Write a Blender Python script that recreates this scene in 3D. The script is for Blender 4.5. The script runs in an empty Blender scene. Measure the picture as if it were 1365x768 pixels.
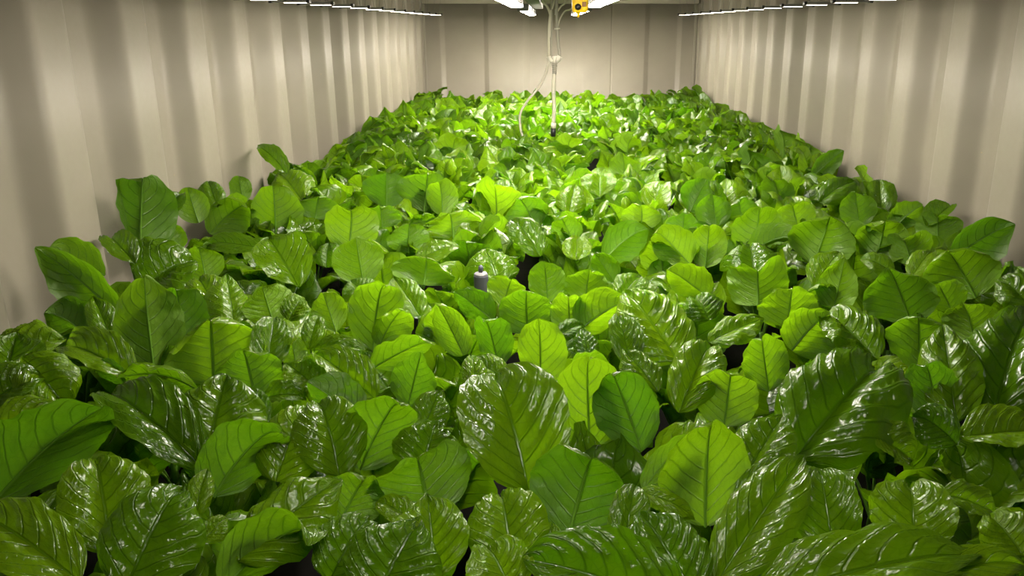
import bpy, math, random
import numpy as np
from mathutils import Vector, Matrix, Quaternion

C = bpy.context.scene.collection
rnd = random.Random(11)
PI = math.pi

# ------------------------------------------------------------------ camera
CAMZ = 1.84
PITCH = math.radians(17.6)
FPX = 1104.0
VX = 735.0
cd = bpy.data.cameras.new('camera'); cam = bpy.data.objects.new('camera', cd); C.objects.link(cam)
cam.location = (0, 0, CAMZ); cam.rotation_euler = (PI/2 - PITCH, 0, 0)
cd.sensor_width = 36; cd.lens = FPX/1365*36; cd.shift_x = -(VX-682.5)/1365
cd.clip_start = .02
bpy.context.scene.camera = cam
CP, SP = math.cos(PITCH), math.sin(PITCH)
CAM = Vector((0, 0, CAMZ))

def ray(px, py):
    u = (px-VX)/FPX; v = (384-py)/FPX
    return Vector((u, CP+v*SP, -SP+v*CP))
def proj(P):
    d = P-CAM
    t = d.y*CP - d.z*SP
    up = d.y*SP + d.z*CP
    return VX+FPX*d.x/t, 384-FPX*up/t, t
def at_h(px, py, h):                       # point on the plane h below the lens
    d = ray(px, py); return CAM + d*(h/-d.z)
def at_y(px, py, y):
    d = ray(px, py); return CAM + d*(y/d.y)

# ------------------------------------------------------------------ helpers
def mesh(name, V, F, mats, mi=None, uv=None, smooth=True):
    me = bpy.data.meshes.new(name)
    me.from_pydata([tuple(map(float, v)) for v in V], [], [tuple(map(int, f)) for f in F])
    for m in mats: me.materials.append(m)
    if mi is not None: me.polygons.foreach_set('material_index', np.array(mi, dtype=np.int32))
    if uv is not None:
        l = me.uv_layers.new(name='UVMap')
        idx = np.empty(len(me.loops), dtype=np.int32); me.loops.foreach_get('vertex_index', idx)
        l.data.foreach_set('uv', np.asarray(uv, dtype=np.float32)[idx].ravel())
    if smooth: me.polygons.foreach_set('use_smooth', np.ones(len(F), dtype=bool))
    me.update(); return me
def link(name, me, parent=None, loc=(0,0,0)):
    o = bpy.data.objects.new(name, me); C.objects.link(o); o.location = loc
    if parent: o.parent = parent
    return o
def tag(o, label=None, cat=None, group=None, kind=None):
    if label: o['label'] = label
    if cat: o['category'] = cat
    if group: o['group'] = group
    if kind: o['kind'] = kind
    return o
def empty(name, loc, label, cat, group=None):
    o = bpy.data.objects.new(name, None); C.objects.link(o); o.location = loc; o.empty_display_size = .05
    return tag(o, label, cat, group)

class MB:
    def __init__(s): s.V = []; s.F = []; s.M = []; s.S = []
    def add(s, V, F, m=0, smooth=False):
        b = len(s.V); s.V += [Vector(v) for v in V]; s.F += [tuple(i+b for i in f) for f in F]; s.M += [m]*len(F); s.S += [smooth]*len(F); return s
    def box(s, lo, hi, m=0, bev=0.0):
        x0,y0,z0 = lo; x1,y1,z1 = hi
        if bev <= 0:
            V = [(x0,y0,z0),(x1,y0,z0),(x1,y1,z0),(x0,y1,z0),(x0,y0,z1),(x1,y0,z1),(x1,y1,z1),(x0,y1,z1)]
            return s.add(V, [(0,3,2,1),(4,5,6,7),(0,1,5,4),(1,2,6,5),(2,3,7,6),(3,0,4,7)], m)
        import bmesh
        bm = bmesh.new(); bmesh.ops.create_cube(bm, size=1)
        for v in bm.verts: v.co = Vector(((x0+x1)/2+v.co.x*(x1-x0), (y0+y1)/2+v.co.y*(y1-y0), (z0+z1)/2+v.co.z*(z1-z0)))
        bmesh.ops.bevel(bm, geom=bm.edges[:], offset=bev, segments=3, profile=.6, affect='EDGES')
        bm.verts.index_update()
        s.add([v.co.copy() for v in bm.verts], [[v.index for v in f.verts] for f in bm.faces], m, True); bm.free(); return s
    def tube(s, pts, r, n=10, m=0, caps=True):
        pts = [Vector(p) for p in pts]; rs = r if isinstance(r, (list, tuple)) else [r]*len(pts)
        V = []; N = None
        for i, p in enumerate(pts):
            t = (pts[min(i+1, len(pts)-1)] - pts[max(i-1, 0)]).normalized()
            if N is None:
                N = t.orthogonal().normalized()
            N = (N - t*N.dot(t)).normalized(); B = t.cross(N)
            for k in range(n):
                a = 2*PI*k/n; V.append(p + (N*math.cos(a)+B*math.sin(a))*rs[i])
        F = []
        for i in range(len(pts)-1):
            for k in range(n):
                F.append((i*n+k, i*n+(k+1)%n, (i+1)*n+(k+1)%n, (i+1)*n+k))
        if caps:
            F.append(tuple(range(n-1, -1, -1))); F.append(tuple((len(pts)-1)*n+k for k in range(n)))
        return s.add(V, F, m, True)
    def lathe(s, c, prof, n=28, m=0):          # prof: (radius, z)
        V = []
        for r, z in prof:
            for k in range(n):
                a = 2*PI*k/n; V.append((c[0]+r*math.cos(a), c[1]+r*math.sin(a), c[2]+z))
        F = []
        for i in range(len(prof)-1):
            for k in range(n): F.append((i*n+k, i*n+(k+1)%n, (i+1)*n+(k+1)%n, (i+1)*n+k))
        F.append(tuple(range(n-1, -1, -1))); F.append(tuple((len(prof)-1)*n+k for k in range(n)))
        s.add(V, F, m, False)
        return s
    def build(s, name, mats, parent=None, loc=(0,0,0), smooth_angle=True):
        mats = mats if isinstance(mats, list) else [mats]
        me = mesh(name, s.V, s.F, mats, s.M, smooth=False)
        me.polygons.foreach_set('use_smooth', np.array(s.S, dtype=bool)); me.update()
        return link(name, me, parent, loc)
def spline(pts, n=8):
    P = [Vector(p) for p in pts]; P = [2*P[0]-P[1]]+P+[2*P[-1]-P[-2]]; out = []
    for i in range(1, len(P)-2):
        a, b, c, d = P[i-1:i+3]
        for k in range(n):
            t = k/n
            out.append(.5*((2*b)+(c-a)*t+(2*a-5*b+4*c-d)*t*t+(3*b-a-3*c+d)*t**3))
    out.append(P[-2]); return out

# ------------------------------------------------------------------ materials
def mat(name, col, rough=.5, metal=0, spec=.5):
    m = bpy.data.materials.new(name); m.use_nodes = True
    b = m.node_tree.nodes['Principled BSDF']
    b.inputs['Base Color'].default_value = (*col, 1); b.inputs['Roughness'].default_value = rough
    b.inputs['Metallic'].default_value = metal; b.inputs['Specular IOR Level'].default_value = spec
    nt = m.node_tree
    tc = nt.nodes.new('ShaderNodeNewGeometry'); n = nt.nodes.new('ShaderNodeTexNoise'); n.inputs['Scale'].default_value = 60
    nt.links.new(tc.outputs['Position'], n.inputs['Vector'])
    mr = nt.nodes.new('ShaderNodeMapRange'); mr.inputs['To Min'].default_value = rough*.85; mr.inputs['To Max'].default_value = min(1, rough*1.15)
    nt.links.new(n.outputs['Fac'], mr.inputs['Value']); nt.links.new(mr.outputs['Result'], b.inputs['Roughness'])
    return m
def emis(name, col, s):
    m = bpy.data.materials.new(name); m.use_nodes = True; nt = m.node_tree
    nt.nodes.remove(nt.nodes['Principled BSDF'])
    e = nt.nodes.new('ShaderNodeEmission'); e.inputs['Color'].default_value = (*col, 1); e.inputs['Strength'].default_value = s
    nt.links.new(e.outputs[0], nt.nodes['Material Output'].inputs['Surface']); return m

def wall_paint():
    m = mat('cream_container_paint', (.60, .56, .485), .52)
    nt = m.node_tree; b = nt.nodes['Principled BSDF']
    g = nt.nodes.new('ShaderNodeNewGeometry')
    n = nt.nodes.new('ShaderNodeTexNoise'); n.inputs['Scale'].default_value = 3.5; n.inputs['Detail'].default_value = 5
    nt.links.new(g.outputs['Position'], n.inputs['Vector'])
    # small rust specks and scuffs
    v = nt.nodes.new('ShaderNodeTexVoronoi'); v.inputs['Scale'].default_value = 9
    nt.links.new(g.outputs['Position'], v.inputs['Vector'])
    sp = nt.nodes.new('ShaderNodeMapRange'); sp.inputs['From Min'].default_value = .022; sp.inputs['From Max'].default_value = .034
    nt.links.new(v.outputs['Distance'], sp.inputs['Value'])
    r = nt.nodes.new('ShaderNodeValToRGB'); r.color_ramp.elements[0].position = .3; r.color_ramp.elements[1].position = .7
    r.color_ramp.elements[0].color = (.225, .203, .165, 1); r.color_ramp.elements[1].color = (.265, .240, .196, 1)
    nt.links.new(n.outputs['Fac'], r.inputs['Fac'])
    mx = nt.nodes.new('ShaderNodeMixRGB'); mx.inputs['Color1'].default_value = (.30, .25, .17, 1)
    nt.links.new(sp.outputs['Result'], mx.inputs['Fac']); nt.links.new(r.outputs['Color'], mx.inputs['Color2'])
    nt.links.new(mx.outputs['Color'], b.inputs['Base Color'])
    bn = nt.nodes.new('ShaderNodeTexNoise'); bn.inputs['Scale'].default_value = 300
    nt.links.new(g.outputs['Position'], bn.inputs['Vector'])
    bp = nt.nodes.new('ShaderNodeBump'); bp.inputs['Strength'].default_value = .05; bp.inputs['Distance'].default_value = .001
    nt.links.new(bn.outputs['Fac'], bp.inputs['Height']); nt.links.new(bp.outputs['Normal'], b.inputs['Normal'])
    return m

NV, KV = 7.5, .34           # lateral veins per half blade, their slant (same numbers in mesh and material)
def leaf_material(name, c1, c2, trans):
    m = bpy.data.materials.new(name); m.use_nodes = True; nt = m.node_tree; N = nt.nodes; L = nt.links
    b = N['Principled BSDF']; out = N['Material Output']
    def mth(op, a, c=None, d=None):
        x = N.new('ShaderNodeMath'); x.operation = op
        for i, v in enumerate((a, c, d)):
            if v is None: continue
            if isinstance(v, (int, float)): x.inputs[i].default_value = v
            else: L.new(v, x.inputs[i])
        return x.outputs[0]
    def mr(v, a, b_, c, d):
        x = N.new('ShaderNodeMapRange'); x.interpolation_type = 'SMOOTHSTEP'
        for i, q in zip(('From Min','From Max','To Min','To Max'), (a, b_, c, d)): x.inputs[i].default_value = q
        L.new(v, x.inputs['Value']); return x.outputs['Result']
    uv = N.new('ShaderNodeUVMap'); uv.uv_map = 'UVMap'; sx = N.new('ShaderNodeSeparateXYZ'); L.new(uv.outputs[0], sx.inputs[0])
    geo = N.new('ShaderNodeNewGeometry'); oi = N.new('ShaderNodeObjectInfo')
    wob = N.new('ShaderNodeTexNoise'); wob.inputs['Scale'].default_value = 5; L.new(uv.outputs[0], wob.inputs['Vector'])
    au = mth('ABSOLUTE', mth('MULTIPLY_ADD', sx.outputs[0], 2, -1))
    side = mth('MULTIPLY', mth('GREATER_THAN', sx.outputs[0], .5), .35)
    ph = mth('ADD', mth('MULTIPLY', mth('SUBTRACT', sx.outputs[1], mth('MULTIPLY', mth('POWER', au, 1.25), KV)), NV), mth('ADD', side, mth('MULTIPLY', wob.outputs['Fac'], .5)))
    fr = mth('ABSOLUTE', mth('SUBTRACT', mth('FRACT', ph), .5))          # .5 at the vein
    vein = mr(fr, .40, .5, 0, 1)
    vein = mth('MULTIPLY', vein, mr(au, .75, 1.0, 1, .2))
    rib = mr(au, .012, .045, 1, 0)
    vr = mth('MAXIMUM', rib, mth('MULTIPLY', vein, .8))
    # net of fine veins between the laterals
    vo = N.new('ShaderNodeTexVoronoi'); vo.feature = 'DISTANCE_TO_EDGE'; vo.inputs['Scale'].default_value = 15
    L.new(uv.outputs[0], vo.inputs['Vector'])
    net = mr(vo.outputs['Distance'], 0, .09, 1, 0)
    v2 = mth('MAXIMUM', vr, mth('MULTIPLY', net, .25))
    # colour
    nz = N.new('ShaderNodeTexNoise'); nz.inputs['Scale'].default_value = 4; nz.inputs['Detail'].default_value = 3; L.new(uv.outputs[0], nz.inputs['Vector'])
    f = mth('ADD', mth('MULTIPLY', oi.outputs['Random'], .75), mth('MULTIPLY', nz.outputs['Fac'], .4))
    cm = N.new('ShaderNodeMixRGB'); L.new(f, cm.inputs['Fac']); cm.inputs['Color1'].default_value = (*c1, 1); cm.inputs['Color2'].default_value = (*c2, 1)
    dv = N.new('ShaderNodeMixRGB'); dv.blend_type = 'MULTIPLY'; L.new(mth('MULTIPLY', v2, .45), dv.inputs['Fac']); L.new(cm.outputs[0], dv.inputs['Color1']); dv.inputs['Color2'].default_value = (.35, .5, .25, 1)
    under = N.new('ShaderNodeMixRGB'); L.new(mth('MULTIPLY', geo.outputs['Backfacing'], .25), under.inputs['Fac']); L.new(dv.outputs[0], under.inputs['Color1']); under.inputs['Color2'].default_value = (.16, .30, .07, 1)
    L.new(under.outputs[0], b.inputs['Base Color'])
    L.new(mth('ADD', mth('MULTIPLY', geo.outputs['Backfacing'], .25), .20), b.inputs['Roughness'])
    b.inputs['Specular IOR Level'].default_value = .5
    # bumps: quilting between veins, fine pucker, water droplets
    h = mth('MULTIPLY', vr, -1.0)
    pk = N.new('ShaderNodeTexNoise'); pk.inputs['Scale'].default_value = 10; pk.inputs['Detail'].default_value = 1; L.new(uv.outputs[0], pk.inputs['Vector'])
    h = mth('ADD', h, mth('MULTIPLY', pk.outputs['Fac'], 1.5))
    h = mth('ADD', h, mth('MULTIPLY', net, -.08))
    bp = N.new('ShaderNodeBump'); bp.inputs['Strength'].default_value = .7; bp.inputs['Distance'].default_value = .0028
    L.new(h, bp.inputs['Height'])
    dr = N.new('ShaderNodeTexVoronoi'); dr.inputs['Scale'].default_value = 85; L.new(geo.outputs['Position'], dr.inputs['Vector'])
    rr = N.new('ShaderNodeSeparateColor'); L.new(dr.outputs['Color'], rr.inputs[0])
    big = mth('MULTIPLY', mth('GREATER_THAN', rr.outputs[0], .82), .12)
    dome = mth('SQRT', mth('MAXIMUM', mth('SUBTRACT', mth('POWER', big, 2), mth('POWER', dr.outputs['Distance'], 2)), 0))
    b2 = N.new('ShaderNodeBump'); b2.inputs['Strength'].default_value = 1; b2.inputs['Distance'].default_value = .012
    L.new(dome, b2.inputs['Height']); L.new(bp.outputs[0], b2.inputs['Normal']); L.new(b2.outputs[0], b.inputs['Normal'])
    # light through the blade
    tr = N.new('ShaderNodeBsdfTranslucent')
    tcol = N.new('ShaderNodeMixRGB'); L.new(f, tcol.inputs['Fac']); tcol.inputs['Color1'].default_value = (.07, .27, .002, 1); tcol.inputs['Color2'].default_value = (.34, .66, .005, 1)
    tv = N.new('ShaderNodeMixRGB'); tv.blend_type = 'MULTIPLY'; L.new(mth('MULTIPLY', v2, .7), tv.inputs['Fac']); L.new(tcol.outputs[0], tv.inputs['Color1']); tv.inputs['Color2'].default_value = (.25, .42, .15, 1)
    L.new(tv.outputs[0], tr.inputs['Color']); L.new(bp.outputs[0], tr.inputs['Normal'])
    mx = N.new('ShaderNodeMixShader'); mx.inputs[0].default_value = trans
    L.new(b.outputs[0], mx.inputs[1]); L.new(tr.outputs[0], mx.inputs[2]); L.new(mx.outputs[0], out.inputs['Surface'])
    return m

M_WALL = wall_paint()
M_LEAF = leaf_material('leaf_green', (.036, .105, .001), (.130, .240, .002), .35)
M_STALK = mat('leaf_stalk', (.10, .23, .015), .45)
M_SOIL = mat('dark_growing_medium', (.004, .0035, .003), .95, spec=.08)
M_FLOOR = mat('dark_floor', (.03, .027, .024), .8)
M_CEIL = mat('ceiling_paint', (.36, .33, .27), .5)
M_ALU = mat('aluminium_grey', (.22, .215, .21), .4, .7)
M_BLACK = mat('black_plastic', (.012, .012, .013), .4)
M_WHITE = mat('white_plastic', (.55, .52, .46), .45)
M_CABLE = mat('cable_sleeve', (.50, .47, .39), .5)
M_GREYSLV = mat('grey_sleeve', (.30, .28, .24), .5)
M_YEL = mat('yellow_plastic', (.95, .60, .01), .6)
M_GREY = mat('grey_sensor_plastic', (.085, .085, .115), .45)
M_LGREY = mat('pale_grey_plastic', (.17, .17, .18), .45)
LAMP_COL = (1.0, .91, .76)
M_LED = emis('led_diffuser', LAMP_COL, 6.5)
M_LEDS = [emis('led_tube_diffuser', LAMP_COL, q) for q in (60, 205, 140, 180, 200, 230)]
M_LEDC = M_LEDS[3]

# ------------------------------------------------------------------ the container
XL, XR, YB = -1.103, 1.247, 7.55
ZC = CAMZ + .26
def corrugated(name, x, sgn, phase, period=.383, depth=.062, y0=-.4):
    # trapezoid waves with soft bends, running along y
    prof = []
    fl, sl = period*.35, period*.15
    y = y0 + phase
    keys = []
    while y < YB+.5:
        keys += [(y, 0), (y+fl, 0), (y+fl+sl, 1), (y+2*fl+sl, 1)]; y += period
    ys = np.arange(y0+phase, YB, .006)
    ky = np.array([k[0] for k in keys]); kv = np.array([k[1] for k in keys], dtype=float)
    vals = np.interp(ys, ky, kv)
    ker = np.hanning(9); ker /= ker.sum(); vals = np.convolve(np.pad(vals, 4, mode='edge'), ker, 'valid')
    V = []; F = []
    for yy, vv in zip(ys, vals):
        xx = x + sgn*depth*(1-vv)
        V += [(xx, yy, 0), (xx, yy, .75*ZC), (xx, yy, ZC)]
    n = len(ys)
    for i in range(n-1):
        for k in range(2):
            a, b_ = i*3+k, (i+1)*3+k
            F.append((a, b_, b_+1, a+1) if sgn > 0 else (a, a+1, b_+1, b_))
    o = link(name, mesh(name, V, F, [M_WALL])); o['kind'] = 'structure'
    # outer skin gives the sheet its thickness
    md = o.modifiers.new('thick', 'SOLIDIFY'); md.thickness = .002; md.offset = -1
    return o
corrugated('wall_left', XL-.062, 1, -.108, .392)
corrugated('wall_right', XR+.062, -1, -.083)

# back wall: wide shallow pans with thin seams
def back_wall():
    px = [(-1.16, 0)]
    xs_ = [at_y(p, 60, YB).x for p in (590, 648, 697, 706, 768, 778, 815, 862, 905)]
    keys = [(-1.2, .0), (xs_[0]-.02, .0), (xs_[0]+.02, .016), (xs_[1]-.02, .016), (xs_[1]+.02, 0), (xs_[2], 0), (xs_[3], .018), (xs_[4], .018), (xs_[5], 0),
            (xs_[6]-.005, 0), (xs_[6], .006), (xs_[6]+.005, 0), (xs_[7]-.02, 0), (xs_[7]+.02, .015), (xs_[8]-.02, .015), (xs_[8]+.02, 0), (1.35, 0)]
    xs = np.arange(-1.16, 1.31, .005); v = np.interp(xs, [k[0] for k in keys], [k[1] for k in keys])
    V = []; F = []
    for x_, d_ in zip(xs, v): V += [(x_, YB+d_, 0), (x_, YB+d_, ZC)]
    for i in range(len(xs)-1): F.append((2*i, 2*i+1, 2*i+3, 2*i+2)[::-1])
    o = link('wall_back', mesh('wall_back', V, F, [M_WALL])); o['kind'] = 'structure'
    md = o.modifiers.new('thick', 'SOLIDIFY'); md.thickness = .002; md.offset = -1
back_wall()
f = MB().box((XL-.06, -.46, -.05), (XR+.06, YB+.06, 0)).build('floor', M_FLOOR); f['kind'] = 'structure'
c = MB().box((XL-.06, -.46, ZC), (XR+.06, YB+.06, ZC+.04)).build('ceiling', M_CEIL); c['kind'] = 'structure'
zt = at_y(745, 5, YB-.03).z
t = MB().box((XL-.02, YB-.05, zt), (XR+.02, YB+.0, ZC), bev=.006).build('trim_1', M_CEIL); t['kind'] = 'structure'
for k, px in enumerate((566, 926)):
    x_ = at_y(px, 60, YB).x
    t = MB().box((x_-.012, YB-.012, 0), (x_+.012, YB-.002, zt), bev=.003).build('trim_%d' % (k+2), M_WALL); t['kind'] = 'structure'

# ------------------------------------------------------------------ growing bed
BEDZ = CAMZ - .90
bed = empty('growing_bed', (0, .3, 0), 'long dark tray of growing medium under the whole carpet of plants', 'planter')
MB().box((XL+.02, .12, BEDZ-.14), (XR-.02, YB-.05, BEDZ-.03)).build('tray', M_BLACK, bed, (0, -.3, 0))
# uneven soil
nx, ny = 48, 150
V = []; F = []
for j in range(ny+1):
    for i in range(nx+1):
        V.append((XL+.03+(XR-XL-.06)*i/nx, .13+(YB-.2)*j/ny, BEDZ-.006+.006*math.sin(i*1.7+j*.9)*math.cos(j*1.3)))
for j in range(ny):
    for i in range(nx):
        a = j*(nx+1)+i; F.append((a, a+1, a+nx+2, a+nx+1))
b_ = link('soil', mesh('soil', V, F, [M_SOIL]), bed, (0, -.3, 0))
for lx in (XL+.12, XR-.12):
    for ly in (.3, 2.7, 5.1, 7.3):
        MB().box((lx-.03, ly-.33, 0), (lx+.03, ly-.27, BEDZ-.14)).build('leg', M_ALU, bed)

# ------------------------------------------------------------------ leaves
def blade(L, W, nu, nv, rng, fold=.25, curl=.5, tipc=.0, wave=.03, quilt=.035, peak=.47, blunt=.5, cup=.25, twist=0., sidecurl=0., acum=.0):
    """Ovate blade: base at the origin, axis along +y, upper face +z."""
    q = blunt; p = q*peak/(1-peak); mx_ = (peak**p)*((1-peak)**q)
    V = []; UV = []
    ph1, ph2, ph3 = rng.random()*6.28, rng.random()*6.28, rng.random()*6.28
    asym = rng.uniform(-.07, .07); acum = acum or rng.uniform(.1, .6)
    # midrib curve in the y-z plane
    ang = -curl*.5; y = z = 0.0; mid = []
    for j in range(nv+1):
        v = j/nv
        mid.append((y, z, ang))
        dv = L/nv
        ang = -curl*.5 + curl*v + tipc*max(0, v-.62)**1.5*4
        y += math.cos(ang)*dv; z -= math.sin(ang)*dv
    for j in range(nv+1):
        v = j/nv; vv = min(max(v, .004), .999)
        hw = (vv**p)*((1-vv)**q)/mx_*W*.5
        hw *= 1-acum*max(0, (v-.74)/.26)*(1 if v < .97 else 1)
        if j == nv: hw = W*.012
        hw = max(hw, W*.02)
        my, mz, a = mid[j]
        tw = twist*v
        for i in range(-nu, nu+1):
            u = i/nu; au = abs(u)
            uu = math.copysign(au**.9, u)
            edge = 1+.015*math.sin(v*29+ph1+u)*au+.010*math.sin(v*71+ph2)*au
            x = hw*uu*edge*(1+asym*(1 if u > 0 else -1))
            side = .35 if u > 0 else 0.0
            phs = (v-KV*au**1.25)*NV+side+.25
            qz = 1.9*quilt*W*(abs(math.sin(PI*(phs+.5)))**.65)*min(1, au*3.2)*(1-au**4*.6)*(.55+.45*math.sin(PI*min(1, v*1.02)))
            bl = (.2*quilt*W)*math.sin(au*11+phs*2.5+ph3)*min(1, au*3)
            wv = wave*W*(au**2.2)*(math.sin(v*PI*2*2.3+ph1+(2.1 if u > 0 else 0))+.5*math.sin(v*PI*2*5.1+ph2+(1 if u > 0 else 0)))
            zz = abs(x)*math.tan(fold)-cup*(x*x)/max(W*.5, 1e-4)+qz+bl+wv
            zz -= sidecurl*W*(au**3)*.5*(hw/(W*.5))
            xr = x*math.cos(tw)-zz*math.sin(tw); zr = x*math.sin(tw)+zz*math.cos(tw)
            # offset along the local normal of the midrib curve
            V.append((xr, my+math.sin(a)*zr, mz+math.cos(a)*zr))
            # lateral tip lobes drift forward a little
            UV.append((u*.5+.5, v))
    n = 2*nu+1; F = []
    for j in range(nv):
        for i in range(2*nu):
            a = j*n+i; F.append((a, a+1, a+n+1, a+n))
    return V, F, UV, mid

def add_tube(V, F, UV, MI, pts, rs, n=6):
    mb = MB(); mb.tube(pts, rs, n, 0, False)
    b = len(V); V += [tuple(v) for v in mb.V]; F += [tuple(i+b for i in f) for f in mb.F]
    UV += [(.5, .5)]*len(mb.V); MI += [1]*len(mb.F)

def leaf_mesh(L, W, nu, nv, rng, stalk=None, **kw):
    V, F, UV, mid = blade(L, W, nu, nv, rng, **kw); MI = [0]*len(F)
    # midrib: thick at the base, a thread at the tip, standing out under the blade
    k = max(4, nv//3); P = []; R = []
    for j in range(k+1):
        y, z, a = mid[round(j*nv/k*.93)]; r = .0022*(1-.75*j/k)*(W/.13); P.append((0, y-math.sin(a)*r*1.15, z-math.cos(a)*r*1.15)); R.append(r)
    if stalk:
        s = spline(stalk+[P[0]], 5)[:-1]; P = [tuple(q) for q in s]+P; R = [.0034+(.0024-.0034)*i/len(s) for i in range(len(s))]+R
    add_tube(V, F, UV, MI, P, R)
    return mesh('leaf', V, F, [M_LEAF, M_STALK], MI, UV)

# template leaves: stalk starts at the origin of the plant crown and the blade leans out along +y
def template(kind, rng, nu=7, nv=14):
    L = rng.uniform(.145, .20); W = L*rng.uniform(.72, .95)
    inner = kind == 0
    stem_l = rng.uniform(.13, .17) if inner else rng.uniform(.10, .15)
    lean = rng.uniform(.15, .35) if inner else rng.uniform(.45, .8)       # from vertical
    V, F, UV, mid = blade(L, W, nu, nv, rng, fold=rng.uniform(.1, .65), curl=rng.uniform(.1, 1.3), tipc=rng.uniform(0, 1.6), wave=rng.uniform(.03, .08),
                          quilt=rng.uniform(.028, .048), peak=rng.uniform(.38, .5), blunt=rng.uniform(.55, .95), cup=rng.uniform(.1, .7), twist=rng.uniform(-.6, .6), sidecurl=rng.uniform(-.4, .5))
    a0 = lean; bl = lean+rng.uniform(-.1, .25)
    base = Vector((0, math.sin(a0)*stem_l, math.cos(a0)*stem_l))
    # blade frame: y axis leans by bl from vertical, its upper face turned to the plant axis
    ya = Vector((0, math.sin(bl), math.cos(bl))); za = Vector((0, -math.cos(bl), math.sin(bl))); xa = ya.cross(za)
    V = [tuple(base+xa*v[0]+ya*v[1]+za*v[2]) for v in V]
    MI = [0]*len(F); P = []; R = []
    s = spline([(0, 0, 0), (0, math.sin(a0)*stem_l*.45, math.cos(a0)*stem_l*.55), base], 3)
    for i, q in enumerate(s): P.append(q); R.append(.0036)
    for j in range(1, 5):
        y, z, a = mid[round(j*nv/4*.93)]; r = .0022*(1-.75*j/4); P.append(base+ya*y+za*(z-r*.7)); R.append(r)
    add_tube(V, F, UV, MI, P, R, 5)
    return V, F, UV, MI
TEMPL = []
trng = random.Random(5)
for k in range(26):
    V, F, UV, MI = template(0 if k % 2 else 1, trng)
    TEMPL.append(dict(me=mesh('leaf', V, F, [M_LEAF, M_STALK], MI, UV), V=np.array(V), F=F, UV=UV, MI=MI))

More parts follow.
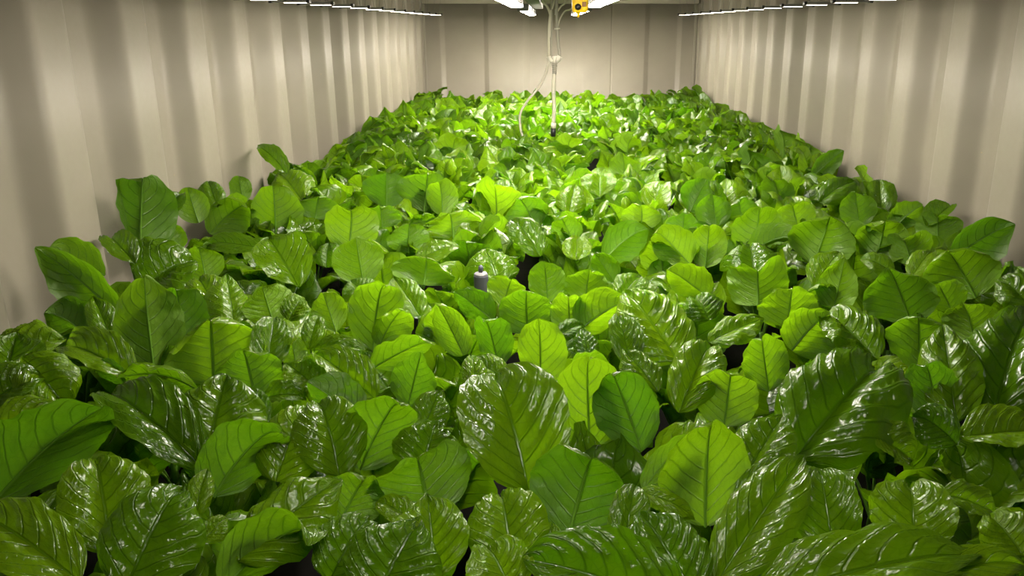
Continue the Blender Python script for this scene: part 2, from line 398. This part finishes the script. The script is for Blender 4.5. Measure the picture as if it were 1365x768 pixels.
# ------------------------------------------------------------------ leaves read off the photograph: base px, tip px, width px, upper face seen, extras
HERO = [
 (105,775,-40,680,84,1),(148,738,128,608,100,1),(165,795,237,650,112,1),(-10,672,128,552,105,0),
 (-10,482,82,456,58,1),(30,478,88,545,66,1),(5,520,22,452,72,1),(-20,545,57,500,44,1),(-20,590,82,550,42,1),
 (272,628,133,520,78,1),(277,618,300,508,112,1),(285,662,373,570,76,0),(368,642,405,540,78,1),(352,532,408,530,24,1),
 (345,575,322,524,50,1),(452,634,425,532,84,1),(480,626,533,530,86,0),
 (318,748,446,645,84,1),(455,694,488,636,78,0),(298,785,428,700,72,0),(440,774,492,690,80,1),(500,805,555,700,120,1),
 (560,702,502,668,34,1),(270,722,300,690,30,1),(258,696,276,628,32,1),(575,690,556,611,128,0),(562,632,580,567,86,1),
 (705,655,660,500,124,1),(757,716,790,607,128,0),(684,762,668,655,100,1),(685,795,650,727,82,1),(580,770,570,668,88,1),
 (830,738,846,645,50,1),(905,805,712,748,92,1),(735,746,735,698,28,1),
 (925,792,858,688,96,1),(955,778,1066,612,84,1),(980,672,1066,608,40,1),(940,702,948,560,112,0),(858,652,932,578,36,0),
 (850,655,925,692,28,1),(985,650,1040,562,80,1),(1060,612,1176,482,136,1),(1110,742,1093,628,80,1),(1218,742,1213,643,96,1),
 (1255,660,1328,690,34,1),(1365,742,1322,688,76,1),(1010,802,1292,740,86,1),(1200,778,1360,748,44,1),(1163,580,1214,610,40,1),
 (1275,592,1218,552,50,1),(1280,584,1390,578,54,1),(1275,562,1257,438,72,1),(1250,562,1235,486,60,0),(1323,564,1372,420,112,1),
 (1225,500,1225,419,78,0,dict(peak=.68,blunt=.35)),(1168,480,1100,417,62,1),(1055,467,1102,418,66,0),(1300,457,1285,407,66,0),(1025,522,1015,447,56,0),
 (965,568,975,491,76,0),(905,484,838,392,92,1),(842,492,824,420,40,1),(905,550,950,455,62,1),(945,457,1013,427,36,1),
 (877,522,833,470,46,1),(855,602,815,494,78,0),(787,606,783,477,86,0),(945,427,925,396,56,1),
 (720,523,718,431,60,0),(704,444,702,389,62,0,dict(blunt=.4)),(673,509,630,482,36,1),(618,474,585,410,40,0),(665,492,645,420,46,0),(785,481,777,440,31,1),
 (740,453,778,433,22,1),(767,530,728,518,26,1),(760,487,812,496,30,0),(543,543,560,475,56,0),(635,532,628,470,32,1),(560,582,585,524,46,1),
 (285,512,280,420,112,0),(355,502,365,427,46,1),(340,532,325,469,76,0,dict(blunt=.4)),(412,466,425,420,26,1),(395,487,388,455,32,0),(440,512,400,476,40,0),
 (425,522,385,488,42,1),(500,532,425,474,46,1),(480,562,415,513,46,0),(420,468,486,470,20,1),(497,467,512,372,64,0),(505,462,542,408,46,0),
 (495,492,576,452,40,0),(448,442,430,390,42,0),(385,427,405,400,26,1),(205,494,192,375,78,0),(240,472,235,384,62,0),(180,507,84,464,46,1),
 (152,467,125,399,34,1),(262,518,160,505,42,0),(166,510,122,487,22,0),(112,445,62,416,50,0),
 (187,348,190,242,92,0,dict(peak=.5)),(180,352,145,314,36,1),(160,422,56,335,52,0),(140,367,68,332,32,0),(190,387,256,348,76,1),(228,334,222,297,38,0,dict(peak=.35)),
 (215,292,241,258,32,1),(265,297,250,251,38,0),(290,277,278,242,30,1),(280,312,332,271,46,0),(350,331,274,322,22,1),(275,374,265,331,48,0),
 (295,427,264,370,52,1),(312,432,302,371,56,1),(325,270,318,236,27,0),
 (398,384,361,321,62,1),(368,314,364,250,62,0),(402,267,374,231,52,1),(420,292,425,261,52,0),(465,335,468,274,64,0,dict(blunt=.42)),(510,304,507,275,48,0),
 (515,277,515,234,58,0),(565,282,570,231,68,0),(485,380,475,321,62,0),(490,397,468,376,42,1),(545,337,545,301,52,0),(565,380,568,345,78,0),
 (555,350,612,331,30,1),(560,422,527,374,42,1),(365,432,350,384,62,0),(385,427,402,397,32,1),(435,357,438,327,34,1),
 (715,302,690,261,55,0),(758,287,766,249,37,1),(765,327,745,287,38,0),(805,347,862,304,43,0),(820,377,794,339,33,0),(605,317,600,284,72,0),
 (720,342,680,292,36,1),(665,380,648,336,67,1),(670,407,682,371,48,0),(730,402,725,352,46,0),(780,404,786,361,52,0),(770,442,836,401,52,0),
 (760,442,758,391,48,0),(768,347,770,317,35,1),(825,402,852,369,38,1),(657,427,608,389,38,0),(800,264,800,234,43,1),(855,307,855,272,48,0),(590,287,585,239,38,0),
 (1010,337,1013,276,65,0),(940,357,946,299,45,0),(920,352,874,306,48,0),(1085,352,1107,289,78,0),(1005,367,1000,327,74,1),(1010,407,1010,355,74,0,dict(blunt=.38)),
 (1000,336,1056,315,24,0),(945,397,893,361,43,0),(1050,442,1056,387,72,0),(1085,382,1117,337,43,1),(1110,417,1125,349,48,0),(1075,392,1116,385,20,0),
 (920,282,941,241,43,0),(955,302,950,261,43,0),(990,297,985,267,43,0),(910,320,912,285,38,0),(1065,312,1055,269,48,0),(1093,270,1137,244,33,1),
 (1165,350,1182,289,64,0),(1190,305,1227,274,35,0),(1265,347,1345,299,53,0),(1300,397,1263,334,88,0),(1215,432,1188,361,84,0),(1215,352,1204,317,53,0),
 (1250,324,1250,286,53,0),(1235,302,1268,274,28,1),(1175,287,1172,242,38,1),(1145,302,1140,257,43,0),(1270,417,1250,377,48,0),(1378,422,1331,371,43,1),
 (1215,370,1241,334,28,1),(1190,364,1150,344,25,1),(1385,402,1358,356,32,1),(383,232,345,196,22,1),(1083,237,1121,202,26,0),
]
CANOPY = .60
heroes = []
for i, hspec in enumerate(HERO):
    bx, by, tx, ty, wpx, top = hspec[:6]; ex = dict(hspec[6]) if len(hspec) > 6 else {}
    rng = random.Random(1000+i)
    mx_, my_ = (bx+tx)/2, (by+ty)/2
    h = ex.pop('h', CANOPY-.012*rng.random())
    lowy = max(by, ty)
    Pm = at_h(mx_, my_*.55+lowy*.45, h); Tm = (Pm-CAM).dot(Vector((0, CP, -SP)))
    xlo, xhi = min(bx, tx)-wpx*.15, max(bx, tx)+wpx*.15
    if xlo < VX-60: Tm = min(Tm, FPX*(-XL-.03)/(VX-xlo))
    if xhi > VX+60: Tm = min(Tm, FPX*(XR-.03)/(xhi-VX))
    lpx = math.hypot(tx-bx, ty-by); lm = lpx*Tm/FPX
    vert = (by-ty)/max(lpx, 1)
    e = ex.pop('e', (.6 if top else -.38)*max(0, vert)+rng.uniform(-.06, .06))
    dep = e*lm
    Lb = CAM+ray(bx, by)*(Tm-dep*.5); Lt = CAM+ray(tx, ty)*(Tm+dep*.5)
    ax = (Lt-Lb); L = ax.length; ya = ax.normalized()
    toC = (CAM-(Lb+Lt)/2).normalized()
    n = (toC+Vector((0, .1, .8+(1-abs(vert))*.6))) if top else (-toC+Vector((0, 0, .35+(1-abs(vert))*.9)))
    n += Vector((rng.uniform(-.2, .2), 0, 0))
    za = (n-ya*n.dot(ya)).normalized()
    xa = ya.cross(za).normalized()
    # px width -> metres, allowing for the turn of the blade
    pw = (toC-ya*toC.dot(ya)).normalized()
    face = abs(za.dot(pw))
    W = wpx*Tm/FPX/max(face, .6)
    heroes.append(dict(i=i, b=Lb, t=Lt, L=L, W=W, ya=ya, za=za, xa=xa, top=top, rng=rng, ex=ex, T=Tm, c2=((bx+tx)/2, (by+ty)/2), ax2=((tx-bx)/2, (ty-by)/2), w2=wpx/2, y2=max(by, ty), lpx=lpx, wpx=wpx))

# ------------------------------------------------------------------ plants
CROWN = CAMZ-.84
cols = 9; pitch_x = (XR-XL-.16)/(cols-1); pitch_y = .268
plants = []
for r in range(27):
    for c_ in range(cols):
        x = XL+.08+c_*pitch_x+rnd.uniform(-.03, .03)+(0.0 if 0 < c_ < cols-1 else 0); y = .56+r*pitch_y+rnd.uniform(-.03, .03)+(.5*pitch_y if c_ % 2 else 0)
        if y > YB-.16: continue
        q = proj(Vector((x, y, CAMZ-.60)))
        if q[0] < -110 or q[0] > 1365+110 or q[1] > 768+150: continue
        plants.append(dict(r=r, c=c_, p=Vector((x, y, BEDZ)), leaves=[], heroes=[]))
for hr in heroes:
    tgt = hr['b'] - Vector((hr['ya'].x, hr['ya'].y, 0))*.07
    if not hr['top']: tgt += Vector((0, .05, 0))
    else: tgt += Vector((0, -.03, 0))
    best = min(plants, key=lambda p: (p['p'].x-tgt.x)**2+(p['p'].y-tgt.y)**2+.002*len(p['heroes']))
    best['heroes'].append(hr)

HS = [(h_['c2'], h_['ax2'], h_['w2'], h_['T'], h_['L']) for h_ in heroes]
def blocks(P):      # would this point stand in front of one of the leaves read off the photograph?
    a, b, t = proj(P)
    for (cx, cy), (ux, uy), w2, T, L in HS:
        dx, dy = a-cx, b-cy; l2 = math.hypot(ux, uy)
        if abs(dx) > 120 or abs(dy) > 120: continue
        s = (dx*ux+dy*uy)/l2/l2; q = (-dx*uy+dy*ux)/l2/w2
        if s*s+q*q < .92 and t < T-.012: return True
    return False

TALL = .36
ORD = ('front first second third fourth fifth sixth seventh eighth ninth tenth eleventh twelfth thirteenth fourteenth fifteenth sixteenth seventeenth eighteenth nineteenth '
       'twentieth twenty-first twenty-second twenty-third twenty-fourth twenty-fifth twenty-sixth twenty-seventh').split()
WALLW = ['against left wall', 'second from left wall', 'third from left wall', 'fourth from left wall', 'in middle file',
         'fourth from right wall', 'third from right wall', 'second from right wall', 'against right wall']
n_leaf = 0
FAR = 4.4
stem_me = None
for pl in plants:
    rng = random.Random(pl['r']*31+pl['c']*7+3)
    p = pl['p']; crown = Vector((p.x, p.y, CROWN))
    row = 'front row' if pl['r'] == 0 else '%s row from front' % ORD[pl['r']+1]
    bigs = sorted(pl['heroes'], key=lambda h_: -h_['lpx']*h_['wpx'])
    if bigs:
        g = bigs[0]
        look = 'glossy' if g['top'] else 'backlit'
        dx = g['t'].x-g['b'].x
        way = 'leaning left' if dx < -.05 else 'leaning right' if dx > .05 else 'upright'
        size = 'large' if g['L'] > .15 else 'small'
        lab = 'plant with %s %s leaf %s, %s, %s' % (size, look, way, row, WALLW[pl['c']])
    else:
        lab = 'bright green leafy plant, %s, %s' % (row, WALLW[pl['c']])
    lab = ' '.join(lab.split()[:18])
    root = empty('leafy_green_plant', p, lab, 'plant', 'leafy green plants filling the growing bed')
    pl['root'] = root
    far = p.y > FAR
    nl = 12 if far else (11 if p.y > 2.2 else 7)
    a0 = rng.random()*6.28
    items = []
    for k in range(nl):
        inner = k < nl*.45
        cand = [j for j in range(len(TEMPL)) if (j % 2 == 1) == inner]
        for attempt in range(12):
            tp = TEMPL[rng.choice(cand)]
            ang = a0+k*2.399+rng.uniform(-.3, .3)+attempt*.9
            s = rng.uniform(.86, 1.12)*(.92 if inner else 1)
            # keep blades off the side walls
            ox = -math.sin(ang)
            if (p.x < XL+.18 and ox < -.35) or (p.x > XR-.18 and ox > .35):
                if attempt < 8: continue
                s *= .7
            if (p.x < XL+.18 or p.x > XR-.18) and p.y > 2: s *= 1.12
            if p.y > YB-.3 and math.cos(ang) > .2: s *= .75
            M = Matrix.Translation((0, 0, CROWN-p.z)) @ Matrix.Rotation(ang, 4, 'Z') @ Matrix.Diagonal((s, s, s, 1))
            if p.y < 4.0:
                Vs = tp['V'][[int(q) for q in np.linspace(15*2, 15*14, 16)]]
                drop = None
                for dz in ((0, -.05, -.11) if p.y > 2.2 else (-.04, -.09, -.15)):
                    Mw = Matrix.Translation(p) @ Matrix.Translation((0, 0, dz)) @ M
                    if not any(blocks(Mw @ Vector(v)) for v in Vs): drop = dz; break
                if drop is None: continue
                M = Matrix.Translation((0, 0, drop)) @ M
            wx = (tp['V'] @ np.array(M)[:3, :3].T)[:, 0]+p.x
            if wx.min() < XL+.006 or wx.max() > XR-.006: continue
            items.append((tp, M)); break
    if far:
        V = []; F = []; UV = []; MI = []
        for tp, M in items:
            b = len(V); A = np.array(M); V += [tuple(v) for v in (tp['V'] @ A[:3, :3].T + A[:3, 3])]
            F += [tuple(i+b for i in f_) for f_ in tp['F']]; UV += tp['UV']; MI += tp['MI']
        link('foliage', mesh('foliage', V, F, [M_LEAF, M_STALK], MI, UV), root)
    else:
        for tp, M in items:
            o = link('leaf', tp['me'], root); o.matrix_basis = M; n_leaf += 1
    for h_ in pl['heroes']:
        r2 = h_['rng']; ex = dict(h_['ex'])
        R = Matrix((h_['xa'], h_['ya'], h_['za'])).transposed().to_4x4(); R.translation = h_['b']-p
        inv = R.inverted()
        cr = crown-p
        st0 = inv @ Vector(cr); b_low = (h_['b']-p)
        mid_w = cr.lerp(b_low, .6)+Vector((0, 0, -.01))
        kw = dict(fold=r2.uniform(.12, .6), curl=r2.uniform(.15, 1.1), tipc=r2.uniform(0, 1.6), wave=r2.uniform(.02, .055), quilt=.06 if h_['top'] else .018,
                  peak=r2.uniform(.40, .50), blunt=r2.uniform(.55, .85), cup=r2.uniform(.1, .4), twist=r2.uniform(-.35, .35), sidecurl=r2.uniform(-.25, .45))
        kw.update(ex)
        me = leaf_mesh(h_['L']*1.08, h_['W']*1.12, 12 if h_['T'] < 2 else 9, 30 if h_['T'] < 2 else 20, r2, **kw)
        for v in me.vertices:
            q = R @ v.co + p
            if q.x < XL+.008 or q.x > XR-.008:
                q.x = min(max(q.x, XL+.008+.002*rng.random()), XR-.008); v.co = inv @ (q-p)
        o = link('leaf', me, root); o.matrix_basis = R; n_leaf += 1
        sb = MB(); sb.tube([inv @ Vector(cr), *spline([st0, inv @ mid_w, Vector((0, .004, 0))], 5)], [.004]+[.0036]*10+[.0026], 7)
        sb.build('leaf_stalk', M_STALK, o)
    # short woody stem from the bed to the crown
    if stem_me is None:
        mb = MB(); hgt = CROWN-BEDZ+.012
        mb.tube([(0, 0, -.012), (.001, 0, hgt*.5), (0, 0, hgt)], [.011, .008, .007], 8, 0)
        stem_me = mesh('stem', mb.V, mb.F, [M_STALK])
    link('stem', stem_me, root)
print('plants', len(plants), 'leaves', n_leaf)

# ------------------------------------------------------------------ LED lamps
ZL = CAMZ+.078
def led_bar():
    root = empty('led_light_bar', (0, 0, 0), 'x', 'lamp', 'slim LED bars hung along the walls')
    hs = MB().box((-.07, -.012, .003), (.07, .012, .014), bev=.002).build('housing', M_ALU, root)
    MB().box((-.02, -.009, .001), (.064, .009, .004)).build('diffuser', M_LED, hs)
    for s in (-1, 1):
        MB().box((s*.070-.006, -.013, .001), (s*.070+.006, .013, .016), bev=.002).build('end_cap', M_BLACK, root)
    for s in (-1, 1):
        MB().tube([(s*.05, 0, .013), (s*.07, 0, ZC-ZL)], .0012, 6).build('hanger', M_ALU, root)
    return root
def copy_tree(o, parent=None):
    c2 = o.copy(); C.objects.link(c2)
    if parent: c2.parent = parent
    for ch in [x for x in bpy.data.objects if x.parent == o]: copy_tree(ch, c2)
    return c2
proto = led_bar(); first = True
for side, x in (('left', XL+.13), ('right', XR-.13)):
    ks = list(range(18))
    for k in ks:
        y = 7.19-k*.3575
        if y < 1.35: break
        o = proto if first else copy_tree(proto)
        first = False
        o.location = (x, y, ZL)
        o.rotation_euler = (0, 0, 0 if side == 'left' else PI)
        o['label'] = 'slim lit LED bar hung by the %s wall, %s counted from the far end' % (side, ORD[k+1])
        o['group'] = 'slim LED bars hung along the %s wall' % side

def led_tube(x, y0, y1, label, wdt=.022, m=None):
    root = empty('led_tube_light', (x, y0, ZL), label, 'lamp', 'bright LED tube lights in the middle')
    L = y1-y0
    hs = MB().box((-wdt-.008, 0, .008), (wdt+.008, L, .034), bev=.004).build('housing', M_ALU, root)
    MB().box((-wdt, .01, -.003), (wdt, L-.01, .010), bev=.004).build('diffuser', m or M_LEDC, hs)
    for yy in (0, L): MB().box((-wdt-.01, yy-.008, -.004), (wdt+.01, yy+.008, .036), bev=.002).build('end_cap', M_LGREY, root)
    for yy in (.1, L-.1): MB().tube([(0, yy, .03), (0, yy, ZC-ZL)], .0015, 6).build('hanger', M_ALU, root)
ends = [('added unseen nearest', .35, .75), ('added unseen first', 1.6, 2.0), ('second', 2.6, 3.85), ('third', 4.8, 5.6), ('fourth', 5.75, 6.25), ('farthest', 6.4, 6.95)]  # two nearest tubes per row are unseen, added to light the near leaves
for side, x in (('left', -.155), ('right', .19)):
    for nme, y0, y1 in ends:
        led_tube(x, y0, y1, 'bright LED tube %s of the hanging cables, %s one of its row' % (side, nme), m=M_LEDS[[e_[0] for e_ in ends].index(nme)])

# ------------------------------------------------------------------ probe and cables hanging in the middle
YP = 4.35
def W(px, py, y=YP): return at_y(px, py, y)
tip = W(737, 181); mmpx = tip.y*1.0/FPX/1.0
root = empty('hanging_sensor_probe', W(737.5, 182), 'white tubular probe with a black tip hanging among the plants on a bundle of cables', 'sensor')
def pr(px, py, dy=0): return W(px, py, YP+dy)-root.location
s = 4.3/FPX
MB().tube([pr(737.5, 182), pr(737.6, 171)], [3.3*s, 3.4*s], 14).build('tip', M_BLACK, root)
MB().tube([pr(737.6, 171), pr(737.6, 164.5), pr(737.8, 164)], [3.6*s, 3.6*s, 3*s], 14).build('collar', M_WHITE, root)
MB().tube(spline([pr(737.7, 165), pr(738.6, 145), pr(738.0, 124), pr(738.6, 97)], 5), 2.6*s, 12).build('tube', M_CABLE, root)
mb = MB()
for k in range(6): mb.tube([pr(739, 98-k*2.6), pr(739, 96.2-k*2.6)], [3.1*s+k*.0005, 3.1*s+k*.0005], 12)
mb.tube([pr(739, 99), pr(739, 81)], 2.5*s, 12)
mb.build('grip', M_GREYSLV, root)
mb = MB()
mb.tube([pr(738.7, 84), pr(738.7, 75)], [3.4*s, 3.6*s], 12)
mb.tube([pr(740, 82), pr(743.5, 80), pr(746.5, 75)], [3*s, 3.2*s, 3.4*s], 12)
mb.tube([pr(738, 80), pr(733.5, 80.5), pr(731.8, 75)], [3*s, 3.2*s, 3.2*s], 12)
mb.build('branch_clamp', M_WHITE, root)
def up(px, dx=0): 
    q = W(px, 0)-root.location; return (q.x+dx, q.y, ZC-root.location.z)
cables = [
 ([pr(732, 76), pr(731.5, 50), pr(733, 22), pr(739, 0), up(743)], 1.5, M_CABLE),
 ([pr(734.5, 76), pr(734.8, 40), pr(735.5, 20), pr(735, 0), up(733)], 1.6, M_GREYSLV),
 ([pr(733, 50), pr(733.5, 22), pr(729, 8), pr(721, -2), up(716)], 1.5, M_CABLE),
 ([pr(746, 76), pr(743.5, 50), pr(742.5, 30), pr(742, 12), up(741)], 2.1, M_GREYSLV),
 ([pr(743, 38), pr(746, 27), pr(753, 15), pr(765, 7), up(775, .02)], 1.1, M_CABLE),
 ([pr(743, 15), pr(748, 8), pr(754, 0), up(757)], 1.3, M_CABLE),
 ([pr(740.5, 20), pr(741, 8), pr(741.5, 0), up(742)], 1.0, M_WHITE),
]
for pts, r, m in cables: MB().tube(spline(pts, 6), r*s, 8).build('cable', m, root)
MB().tube(spline([pr(732, 80), pr(727, 99), pr(717, 118), pr(702, 136), pr(693.5, 152), pr(693.5, 168), pr(696, 180), pr(700, 192)], 7), 1.6*s, 8).build('cable', M_CABLE, root)
mb = MB()
for (a, b_) in (((739, 38.5), (746.5, 38)), ((736, 124), (740.5, 123.5))):
    mb.tube([pr(a[0], a[1], -.012), pr(b_[0], b_[1], -.012)], .9*s, 8)
mb.tube([pr(736, 124), pr(735, 121.5)], .5*s, 6)
mb.build('cable_tie', M_WHITE, root)

# yellow hanging unit
yr = empty('yellow_hanging_unit', W(772, 0, 2.3), 'yellow plastic housing with a round black lens hanging from the ceiling', 'device')
def py_(px, py, dy=0): return W(px, py, 2.3+dy)-yr.location
a, b_ = py_(762.5, 17), py_(784, -14)
MB().box((a.x, -.03, a.z), (b_.x, .03, b_.z), bev=.010).build('housing', M_YEL, yr)
q = py_(770, 9.5)
mb = MB(); mb.tube([(q.x, -.029, q.z), (q.x, -.036, q.z), (q.x, -.040, q.z)], [.0082, .008, .004], 18); mb.build('lens', M_BLACK, yr)
q = py_(778.5, 5); MB().box((q.x-.006, -.033, q.z-.008), (q.x+.004, -.028, q.z+.004), bev=.001).build('switch', mat('dark_amber', (.25,.1,.01), .4), yr)
q1, q2 = py_(771, 17), py_(771, 23.5)
MB().tube([(q1.x, 0, q1.z+.003), (q1.x, 0, q2.z+.008), (q1.x, 0, q2.z)], [.0055, .0045, .002], 12).build('nozzle', M_YEL, yr)
MB().tube([(0, 0, b_.z-.005), (0, 0, ZC-yr.location.z)], .006, 8).build('hanger', M_ALU, yr)

# dark cable tray with loose wires beside the left tube lights
M_TRAY = mat('dark_tray_steel', (.03, .029, .027), .6)
tr = empty('cable_tray', (-.09, 1.5, CAMZ+.11), 'dark grey cable tray with loose wires running along the ceiling', 'cable tray')
MB().box((-.03, 0, 0), (.03, 4.6, .006)).build('tray', M_TRAY, tr)
MB().box((-.032, 0, 0), (-.029, 4.6, .03)).build('side_rail', M_TRAY, tr)
MB().box((.029, 0, 0), (.032, 4.6, .03)).build('side_rail', M_TRAY, tr)
for k in range(4):
    rr = random.Random(k); x = -.02+.013*k
    MB().tube(spline([(x+rr.uniform(-.006, .006), .02+.4*j, .011+rr.uniform(0, .004)) for j in range(12)], 4), .004, 6).build('wire', M_BLACK if k % 2 else M_GREYSLV, tr)
for yy in (.4, 2.2, 4.2): MB().tube([(0, yy, .004), (0, yy, ZC-tr.location.z)], .003, 6).build('hanger', M_ALU, tr)

# grey sensor standing among the leaves
sp_ = at_h(641.5, 385, .585); ts = proj(sp_)[2]/FPX
so = empty('grey_canopy_sensor', (sp_.x, sp_.y, BEDZ), 'small grey cylindrical sensor poking up between the leaves in mid bed', 'sensor')
ztop = at_y(641, 366, sp_.y).z-BEDZ; zcol = at_y(641, 390, sp_.y).z-BEDZ
R0 = 9.6*ts
MB().lathe((0, 0, 0), [(R0*.97, zcol), (R0, zcol+.004), (R0, ztop-.003), (R0*.93, ztop)]).build('body', M_GREY, so)
MB().lathe((0, 0, 0), [(R0*.94, ztop-.002), (R0*.94, ztop+.0015), (R0*.8, ztop+.004), (R0*.3, ztop+.006)]).build('cap', M_LGREY, so)
mb = MB(); mb.tube([(0, 0, ztop+.003), (0, 0, ztop+.018), (.003, 0, ztop+.021)], [.0055, .0055, .003], 12); mb.build('nub', M_GREY, so)
mb = MB()
for k in range(2): mb.lathe((0, 0, 0), [(R0*1.02, zcol-.002-k*.007), (R0*1.2, zcol-.001-k*.007), (R0*1.2, zcol-.006-k*.007), (R0*1.02, zcol-.007-k*.007)])
mb.build('collar', M_GREY, so)
MB().lathe((0, 0, 0), [(R0*.8, zcol-.05), (R0*1.0, zcol-.045), (R0*1.0, zcol-.01), (R0, zcol)]).build('lower_body', M_LGREY, so)
MB().tube([(0, 0, -.012), (0, 0, zcol-.045)], .009, 12).build('pole', M_LGREY, so)

# ------------------------------------------------------------------ look
wd = bpy.data.worlds.new('world'); bpy.context.scene.world = wd; wd.use_nodes = True
wd.node_tree.nodes['Background'].inputs[0].default_value = (0, 0, 0, 1)
vs = bpy.context.scene.view_settings
bpy.context.scene.display_settings.display_device = 'sRGB'
vs.view_transform = 'Standard'; vs.look = 'None'; vs.gamma = 1; vs.use_curve_mapping = False; vs.exposure = 0.12
cy = bpy.context.scene.cycles
cy.use_adaptive_sampling = True; cy.adaptive_threshold = .02
cy.max_bounces = 8; cy.diffuse_bounces = 5; cy.transmission_bounces = 4; cy.sample_clamp_indirect = 6
